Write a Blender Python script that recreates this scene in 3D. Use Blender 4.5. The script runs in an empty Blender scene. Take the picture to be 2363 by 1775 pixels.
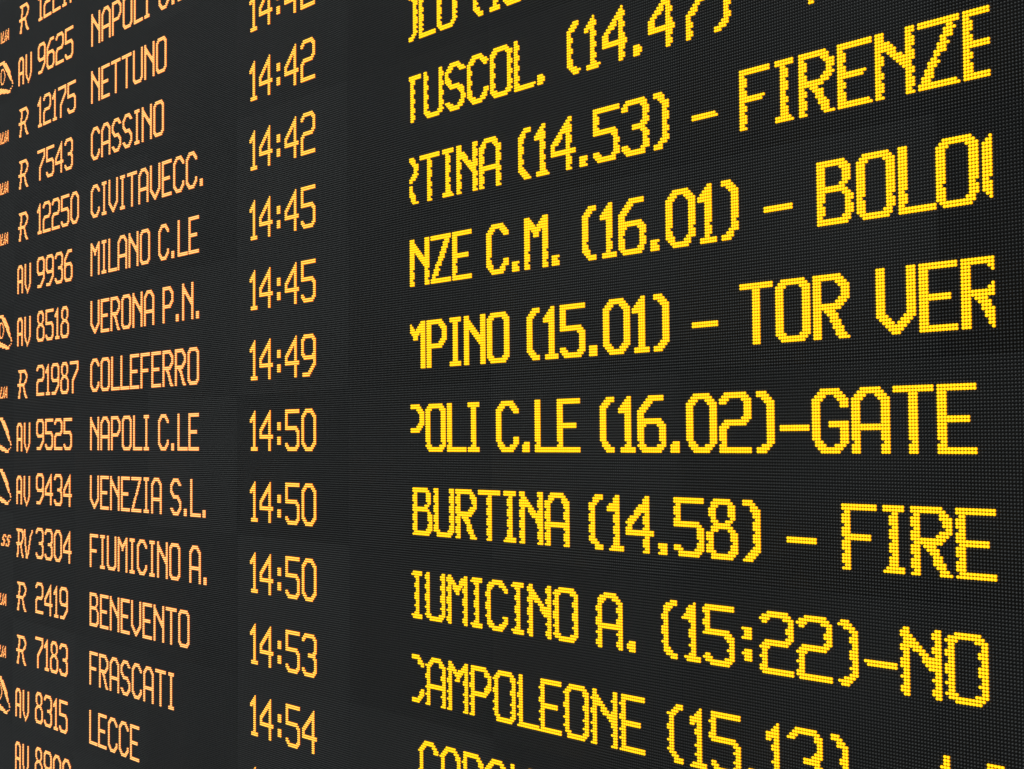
import bpy, math, random
from mathutils import Matrix
random.seed(4)
P = 0.006                                    # LED pitch in metres
S = bpy.context.scene; COL = S.collection
# ---- camera -------------------------------------------------------------
w = (-2.72129504e-02, 8.24827210e-01, -2.05929956e-02)
t = (-131.569366, -202.163866, 644.918990)
th = math.sqrt(sum(a*a for a in w)); R = Matrix.Rotation(th, 3, w)
c = -(R.transposed() @ Matrix.Translation(t).translation)
bw = lambda v: (v[0], v[2], -v[1])           # board axes (right, down, inwards) to world
ax = [bw(R[0]), bw([-a for a in R[1]]), bw([-a for a in R[2]])]
cam = bpy.data.objects.new('camera', bpy.data.cameras.new('camera')); COL.objects.link(cam)
pos = bw(c)
cam.matrix_world = Matrix([[ax[0][i], ax[1][i], ax[2][i], pos[i]*P] for i in range(3)] + [[0, 0, 0, 1]])
cam.data.sensor_fit = 'HORIZONTAL'; cam.data.sensor_width = 36
cam.data.lens = 36*2956.4348/2363; cam.data.shift_y = 27.19/2363
cam.data.clip_start = .05; cam.data.clip_end = 100
S.camera = cam
# ---- light --------------------------------------------------------------
W = bpy.data.worlds.new('World'); S.world = W; W.use_nodes = True
W.node_tree.nodes['Background'].inputs[0].default_value = (.9, .96, 1, 1)
W.node_tree.nodes['Background'].inputs[1].default_value = .28
def area(loc, rot, size, power, col):
    l = bpy.data.lights.new('hall_light', 'AREA'); l.shape = 'RECTANGLE'; l.size, l.size_y = size
    l.energy = power; l.color = col
    o = bpy.data.objects.new('hall_light', l); o.location = loc; o.rotation_euler = [math.radians(a) for a in rot]
    COL.objects.link(o)
area((3.6, -4.5, 3.6), (52, 0, 22), (4, 2), 150, (.94, 1, .98))
S.view_settings.view_transform = 'Standard'; S.view_settings.look = 'None'
S.view_settings.exposure = 0; S.view_settings.gamma = 1
# ---- materials ----------------------------------------------------------
def plastic(name, rgb, rough, spread=0.0):
    m = bpy.data.materials.new(name); m.use_nodes = True; n = m.node_tree.nodes; k = m.node_tree.links
    b = n['Principled BSDF']; b.inputs['Roughness'].default_value = rough
    b.inputs['Base Color'].default_value = (*rgb, 1)
    if spread:
        oi = n.new('ShaderNodeObjectInfo'); r = n.new('ShaderNodeMapRange'); nz = n.new('ShaderNodeTexNoise')
        tc = n.new('ShaderNodeTexCoord'); nz.inputs['Scale'].default_value = 3.5; nz.inputs['Detail'].default_value = 4
        k.new(tc.outputs['Object'], nz.inputs['Vector'])
        ad = n.new('ShaderNodeMath'); ad.operation = 'ADD'
        k.new(oi.outputs['Random'], ad.inputs[0]); k.new(nz.outputs['Fac'], ad.inputs[1])
        r.inputs['From Max'].default_value = 2; r.inputs['To Min'].default_value = 1-spread; r.inputs['To Max'].default_value = 1+spread
        k.new(ad.outputs[0], r.inputs['Value'])
        mx = n.new('ShaderNodeVectorMath'); mx.operation = 'SCALE'; mx.inputs[0].default_value = rgb
        k.new(r.outputs[0], mx.inputs['Scale']); k.new(mx.outputs[0], b.inputs['Base Color'])
    return m
def glow(name, rgb):
    m = bpy.data.materials.new(name); m.use_nodes = True; n = m.node_tree.nodes; b = n['Principled BSDF']
    b.inputs['Base Color'].default_value = (.1, .06, .01, 1); b.inputs['Roughness'].default_value = .4
    s = max(rgb); b.inputs['Emission Color'].default_value = (*[a/s for a in rgb], 1); b.inputs['Emission Strength'].default_value = s
    return m
MASK = plastic('mask_plastic', (.015, .015, .015), .75, .3)
LENS = plastic('unlit_led_lens', (.068, .069, .068), .32, .3)
METAL = plastic('housing_metal', (.03, .032, .035), .5)
RING = glow('led_painted_halo', (1.5, .20, .0)); RINGR = glow('led_painted_halo_wide', (1.4, .50, .0))  # orange emission on the lower dome imitates the halo around lit dots
MSG = glow('yellow_led', (1.5, .93, .0)); TIME = glow('amber_led', (1.7, .98, .12)); DEST = glow('pale_amber_led', (1.75, .86, .27))
# ---- LED geometry -------------------------------------------------------
def led(V, F, MI, x, y, rad, h, rings, n, mats):
    base = len(V)
    for (rr, hh) in rings:
        for k in range(n):
            a = 2*math.pi*(k+.5)/n
            V.append(((x+rad*rr*math.cos(a))*P, -h*hh*P, -(y+rad*rr*math.sin(a))*P))
    V.append((x*P, -h*P, -y*P)); tip = len(V)-1
    for j in range(len(rings)-1):
        for k in range(n):
            q = base+j*n; k2 = (k+1) % n
            F.append((q+k, q+n+k, q+n+k2, q+k2)); MI.append(mats[j])
    q = base+(len(rings)-1)*n
    for k in range(n): F.append((q+k, tip, q+(k+1) % n)); MI.append(mats[-1])
def mesh(name, V, F, MI, mats, parent, loc=(0, 0, 0), smooth=True):
    m = bpy.data.meshes.new(name); m.from_pydata(V, [], F)
    for a in mats: m.materials.append(a)
    m.polygons.foreach_set('material_index', MI)
    m.polygons.foreach_set('use_smooth', [smooth]*len(F)); m.update()
    o = bpy.data.objects.new(name, m); COL.objects.link(o); o.parent = parent; o.location = loc
    return o
def box(V, F, MI, x0, x1, y0, y1, h0, h1, mi):
    b = len(V)
    for h in (h0, h1):
        for (x, y) in ((x0, y0), (x1, y0), (x1, y1), (x0, y1)): V.append((x*P, -h*P, -y*P))
    for f in ((0, 3, 2, 1), (4, 5, 6, 7), (0, 1, 5, 4), (1, 2, 6, 5), (2, 3, 7, 6), (3, 0, 4, 7)):
        F.append(tuple(b+i for i in f)); MI.append(mi)
board = bpy.data.objects.new('departure_board', None); COL.objects.link(board)
board['label'] = 'large black station LED departure board with rows of glowing yellow dot matrix train times'
board['category'] = 'departure board'
# LED modules, 96 x 70 dots each
MW, MH, C0, R0 = 96, 70, -396, -148
V, F, MI = [], [], []
box(V, F, MI, -.485, MW-.515, -.485, MH-.515, -12, 0, 0)
for r in range(MH): box(V, F, MI, -.47, MW-.53, r-.505, r-.44, .002, .34, 0)
for r in range(MH):
    for q in range(MW): led(V, F, MI, q, r, .36, .62, ((1, 0), (.95, .45), (.62, .85)), 7, (1, 1, 1))
proto = mesh('led_module', V, F, MI, (MASK, LENS), board)
for j in range(9):
    for i in range(9):
        o = proto if i == j == 0 else proto.copy()
        if o is not proto: COL.objects.link(o); o.parent = board
        o.location = ((C0+i*MW)*P, random.uniform(-.0004, .0004), -(R0+j*MH)*P)
X0, X1, Y0, Y1 = C0-.6, C0+9*MW-.4, R0-.6, R0+9*MH-.4
V, F, MI = [], [], []
for a in ((X0-9, X1+9, Y0-9, Y0, -60, 4), (X0-9, X1+9, Y1, Y1+9, -60, 4), (X0-9, X0, Y0, Y1, -60, 4), (X1, X1+9, Y0, Y1, -60, 4), (X0, X1, Y0, Y1, -60, -13)): box(V, F, MI, *a, 0)
mesh('housing', V, F, MI, (METAL,), board, smooth=False)
# ---- dot font: 20 rows, "runs*count" ------------------------------------
def G(wd, s):
    out = []
    for part in s.split('/'):
        a, _, n = part.partition('*')
        row = []
        for run in a.split(','):
            if run == '': continue
            u, _, v = run.partition('-'); row += range(int(u), int(v or u)+1)
        out += [row]*int(n or 1)
    return wd, out
O2 = '0-1,10-11'
FONT = {
 '0': G(12, '3-8/2-9/1-3,8-10/0-2,9-11/'+O2+'*12/0-2,9-11/1-3,8-10/2-9/3-8'),
 '1': G(7, '4/3-4/2-4/1-4/0-4/0-1,3-4/3-4*12/1-6*2'),
 '2': G(12, '2-9/1-10/0-2,9-11/'+O2+'/10-11*4/9-11/2-10/1-9/0-2/0-1*6/0-11*2'),
 '3': G(12, '2-9/1-10/0-2,9-11/'+O2+'/10-11*4/9-11/5-10*2/9-11/10-11*4/'+O2+'/0-2,9-11/1-10/2-9'),
 '4': G(12, '9/8-9/7-9/6-9/5-9/4-6,8-9/3-5,8-9/2-4,8-9/1-3,8-9/0-2,8-9/0-1,8-9*2/0-11*2/8-9*6'),
 '5': G(12, '0-11*2/0-1*6/0-9/0-10/9-11/10-11*5/'+O2+'/0-2,9-11/1-10/2-9'),
 '6': G(12, '5-10/4-10/3-5/2-4/1-3/0-2/0-1*2/0-9/0-10/0-2,9-11/'+O2+'*6/0-2,9-11/1-10/2-9'),
 '7': G(12, '0-11*2/10-11*3/9-11/8-10/7-9/6-8/5-7/4-6/3-5/3-4*8'),
 '8': G(12, '3-8/2-9/1-3,8-10/1-2,9-10*4/2-3,8-9/3-8/2-9/1-3,8-10/'+O2+'*6/0-2,9-11/1-10/2-9'),
 '9': G(12, '2-9/1-10/0-2,9-11/'+O2+'*6/0-2,9-11/1-11/2-11/10-11*2/9-11/8-10/7-9/6-8/1-7/1-6'),
 'A': G(12, '3-8/2-9/1-3,8-10/0-2,9-11/'+O2+'*7/0-11*2/'+O2+'*7'),
 'B': G(12, '0-8/0-9/0-1,8-10/0-1,9-10*4/0-1,8-9/0-8/0-9/0-1,9-10/'+O2+'*6/0-1,9-11/0-10/0-9'),
 'C': G(12, '3-8/2-9/1-3,8-10/0-2,9-11/'+O2+'/0-1*9/'+O2+'*2/0-2,9-11/1-3,8-10/2-9/3-8'),
 'E': G(11, '0-10*2/0-1*7/0-8*2/0-1*7/0-10*2'),
 'F': G(11, '0-10*2/0-1*7/0-8*2/0-1*9'),
 'G': G(12, '3-8/2-9/1-3,8-10/0-2,9-11/'+O2+'*2/0-1*4/0-1,6-11*2/'+O2+'*4/0-2,9-11/1-3,8-10/2-9/3-8'),
 'I': G(8, '1-6*2/3-4*16/1-6*2'),
 'L': G(10, '0-1*18/0-10*2'),
 'M': G(12, O2+'/0-2,9-11/0-3,8-11/0-4,7-11/0-1,3-8,10-11/0-1,4-7,10-11/0-1,5-6,10-11*2/'+O2+'*12'),
 'N': G(12, O2+'*2/0-2,10-11/0-3,10-11/0-4,10-11/0-5,10-11/0-1,4-6,10-11/0-1,5-7,10-11/0-1,6-11/0-1,7-11/0-1,8-11/0-1,9-11/'+O2+'*8'),
 'O': G(12, '2-9/1-10/0-2,9-11/'+O2+'*14/0-2,9-11/1-10/2-9'),
 'P': G(12, '0-8/0-9/0-1,8-10/0-1,9-11/'+O2+'*4/0-1,9-11/0-1,8-10/0-9/0-8/0-1*8'),
 'R': G(12, '0-8/0-9/0-1,8-10/0-1,9-11/'+O2+'*3/0-1,9-11/0-1,8-10/0-9/0-8/0-1,4-6/0-1,5-7/0-1,6-7/0-1,6-8/0-1,7-8/0-1,7-9/0-1,8-9/0-1,8-10/0-1,9-11'),
 'S': G(12, '3-8/2-9/1-3,8-10/0-2,9-11/0-1*3/0-2/1-3/2-8/3-9/8-10/9-11/10-11*3/0-2,9-11/1-3,8-10/2-9/3-8'),
 'T': G(12, '0-11*2/5-6*18'),
 'U': G(12, O2+'*17/0-2,9-11/1-10/2-9'),
 'V': G(12, O2+'*14/0-2,9-11/1-3,8-10/2-4,7-9/3-8/4-7/5-6'),
 'Z': G(12, '0-11*2/9-10/8-10/8-9/7-9/7-8/6-8/6-7/5-7/5-6/4-5/3-5/3-4/2-4/2-3/1-3/1-2/0-11*2'),
 '(': G(8, '4-6/3-6/2-4/1-3/1-2*12/1-3/2-4/3-6/4-6'),
 ')': G(8, '1-3/1-4/3-5/4-6/5-6*12/4-6/3-5/1-4/1-3'),
 '.': G(6, '*16/1-3*4'), ':': G(7, '*6/2-4*4/*3/2-4*4/*3'), '-': G(10, '*11/0-9*2/*7'), ' ': G(6, '*20')}
AV = G(24, '2-6,12-13,20-21/1-7,12-13,20-21/0-2,6-8,12-13,20-21/0-1,7-8,12-13,20-21*7/0-8,12-13,20-21*2/0-1,7-8,12-13,20-21*2/0-1,7-8,13-14,19-20*2/0-1,7-8,14-15,18-19/0-1,7-8,15-18/0-1,7-8,16-17/16')[1]
RG = G(16, '1-12/2-13/4-5,12-14/4-5,13-15/4-5,14-15*2/3-5,13-14/3-4,12-14/3-4,11-13/0-11/0-10/3-4,9-10/3-4,10-11*2/2-4,10-12/2-3,11-12/2-3,11-13/1-3,12-14/1-3,13-15')[1]
RVr = G(11, '0-9/1-11/3-4,9-11/3-4,10-11*4/3-4,9-10/3-4,8-10/0-9/1-8/2-3,7-8*2/2-3,8-9*3/1-3,9-10/1-2,9-11/1-2,10-11')[1]
vl = [13]*5+[14]*6+[15]*4+[16]*4; vr = [25, 25, 24, 23, 22, 22, 22, 21, 21, 21, 20, 20, 20, 19, 19, 19, 18, 17, 17]
RV = [RVr[i]+[vl[i], vl[i]+1, vr[i], vr[i]+1] for i in range(19)]
def text(s, c0, line, dirn=0, rows=(), lo=-9999, hi=9999):
    chars = []; x = c0
    for ch in s:
        wd, g = FONT[ch]; out = {}
        for r, cols in enumerate(g):
            for q in cols:
                for e in ((0, dirn) if dirn and r in rows else (0,)):
                    if lo <= x+q+e <= hi: out[(x+q+e, 35*line+r)] = 1
        x += wd+2
        if out: chars.append(out)
    return chars
def bitmap(g, c0, r0): return {(c0+q, r0+i): 1 for i, row in enumerate(g) for q in row}
def field(name, dots, mat, ring, label, rad=.44):
    if not dots: return
    def one(nm, dd, par):
        V, F, MI = [], [], []
        for (q, r) in dd:
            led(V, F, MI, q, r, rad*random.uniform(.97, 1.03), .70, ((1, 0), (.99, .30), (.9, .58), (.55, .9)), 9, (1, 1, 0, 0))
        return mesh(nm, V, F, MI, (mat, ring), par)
    if isinstance(dots, dict): one(name, dots, board)['label'] = label; return
    root = bpy.data.objects.new(name, None); COL.objects.link(root); root.parent = board; root['label'] = label
    for dd in dots: one('character', dd, root)      # every letter and figure is a piece of its own
ALL = tuple(range(20)); H = (0, 1, 3, 4, 5, 7, 8, 9, 12, 13, 15, 16, 17, 19)
LINES = [ # line, category, number, destination, time, message, base col, scroll direction, rows caught twice
 (-2, 'R', '12217', '', '', '', 0, 0, ()),
 (-1, 'AV', '9625', 'NAPOLI C.LE', '', '', 0, 0, ()),
 (0, 'R', '12175', 'NETTUNO', '14:42', '', 0, 0, ()),
 (1, 'R', '7543', 'CASSINO', '14:42', 'OLO (15.06)', 122, 1, (0, 1, 3, 4, 7, 8, 10, 11, 12, 14, 16)),
 (2, 'R', '12250', 'CIVITAVECC.', '14:42', 'TUSCOL. (14.47) - P', 125, 1, (2, 3, 6, 7, 10, 11, 14, 15, 17, 18)),
 (3, 'AV', '9936', 'MILANO C.LE', '14:45', 'RTINA (14.53) - FIRENZE', 122, 1, H),
 (4, 'AV', '8518', 'VERONA P.N.', '14:45', 'NZE C.M. (16.01) - BOLOG', 129, 1, tuple(r for r in ALL if r not in (13, 17))),
 (5, 'R', '21987', 'COLLEFERRO', '14:49', 'MPINO (15.01) - TOR VER', 126, 1, ALL),
 (6, 'AV', '9525', 'NAPOLI C.LE', '14:50', 'POLI C.LE (16.02)-GATE', 126, -1, tuple(r for r in ALL if r != 16)),
 (7, 'AV', '9434', 'VENEZIA S.L.', '14:50', 'BURTINA (14.58) - FIRE', 131, -1, tuple(r for r in ALL if r not in (2, 6, 10, 14, 18))),
 (8, 'RV', '3304', 'FIUMICINO A.', '14:50', 'IUMICINO A. (15:22)-NO', 129, -1, (1, 2, 5, 6, 9, 10, 11, 14, 17, 18)),
 (9, 'R', '2419', 'BENEVENTO', '14:53', 'CAMPOLEONE (15.13) - LI', 125, -1, (3, 7, 8, 12, 15, 19)),
 (10, 'R', '7183', 'FRASCATI', '14:54', 'CAPANNELLE', 134, -1, (4, 12)),
 (11, 'AV', '8315', 'LECCE', '14:54', '', 0, 0, ()),
 (12, 'AV', '8900', '', '', '', 0, 0, ())]
for L, cat, num, dest, tm, msg, b, d, rows in LINES:
    near = 'beside '+(dest or num)
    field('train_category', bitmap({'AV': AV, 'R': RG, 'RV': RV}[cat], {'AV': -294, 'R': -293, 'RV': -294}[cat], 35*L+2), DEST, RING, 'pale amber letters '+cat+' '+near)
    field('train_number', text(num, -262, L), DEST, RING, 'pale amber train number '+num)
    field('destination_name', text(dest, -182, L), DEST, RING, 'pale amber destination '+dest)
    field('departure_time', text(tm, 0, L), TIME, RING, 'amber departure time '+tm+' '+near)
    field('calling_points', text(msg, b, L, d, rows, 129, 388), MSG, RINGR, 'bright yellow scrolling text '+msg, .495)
# operator marks cut by the left edge of the picture
mini = {}
for r, qs in enumerate(((0, -4, -9), (-1, 0, -5, -9), (-2, 0, -5, -9, -10), (-2, 0, -5, -10), (-3, 0, -5, -6, -10, -11), (-3, -2, -1, 0, -6, -11), (-4, -3, 0, -6, -7, -11), (-4, 0, -7, -8, -9, -10, -11))):
    for q in qs+(-13,): mini[(-312+q, 12+r)] = 1
sw = ((-60, 70), (-60, 80), (35, 105), (45, 118), (60, 128), (68, 137), (80, 150), (92, 163), (103, 175), (117, 185), (127, 183), (138, 193), (147, 197), (160, 208), (172, 215), (183, 215), (197, 228), (208, 228), (218, 243), None, (208, 228), (183, 215), (42, 192), (112, 183))
loop = {}
def span(a, z, r):
    for q in range(round((a+10-35)/11.3-321.6), round((z-10-35)/11.3-321.6)+1): loop[(q, r)] = 1
for i, s in enumerate(sw):
    if s: span(s[0], s[1], i-2)
for i, z in ((18, 18), (19, 68), (20, 108), (21, 138)): span(-90, z, i-2)
ring = {}
for i in range(9):
    ring[(-325+(i in (0, 8)), 4+i)] = 1; ring[(-319-(i in (0, 8))+(2 < i < 6), 4+i)] = 1
for q in range(-324, -320): ring[(q, 3)] = ring[(q, 13)] = 1
ess = {}
for k in (-1, 0):
    for i, qs in enumerate(((2, 3, 4, 5), (1, 2, 5, 6), (1, 2), (1, 2, 3, 4), (3, 4, 5), (4, 5), (0, 1, 4, 5), (0, 1, 2, 3, 4))):
        for q in qs: ess[(-312+k*8+q+(7-i)//3, 7+i)] = 1
sh = lambda dts, L: {(q, r+35*L): 1 for q, r in dts}
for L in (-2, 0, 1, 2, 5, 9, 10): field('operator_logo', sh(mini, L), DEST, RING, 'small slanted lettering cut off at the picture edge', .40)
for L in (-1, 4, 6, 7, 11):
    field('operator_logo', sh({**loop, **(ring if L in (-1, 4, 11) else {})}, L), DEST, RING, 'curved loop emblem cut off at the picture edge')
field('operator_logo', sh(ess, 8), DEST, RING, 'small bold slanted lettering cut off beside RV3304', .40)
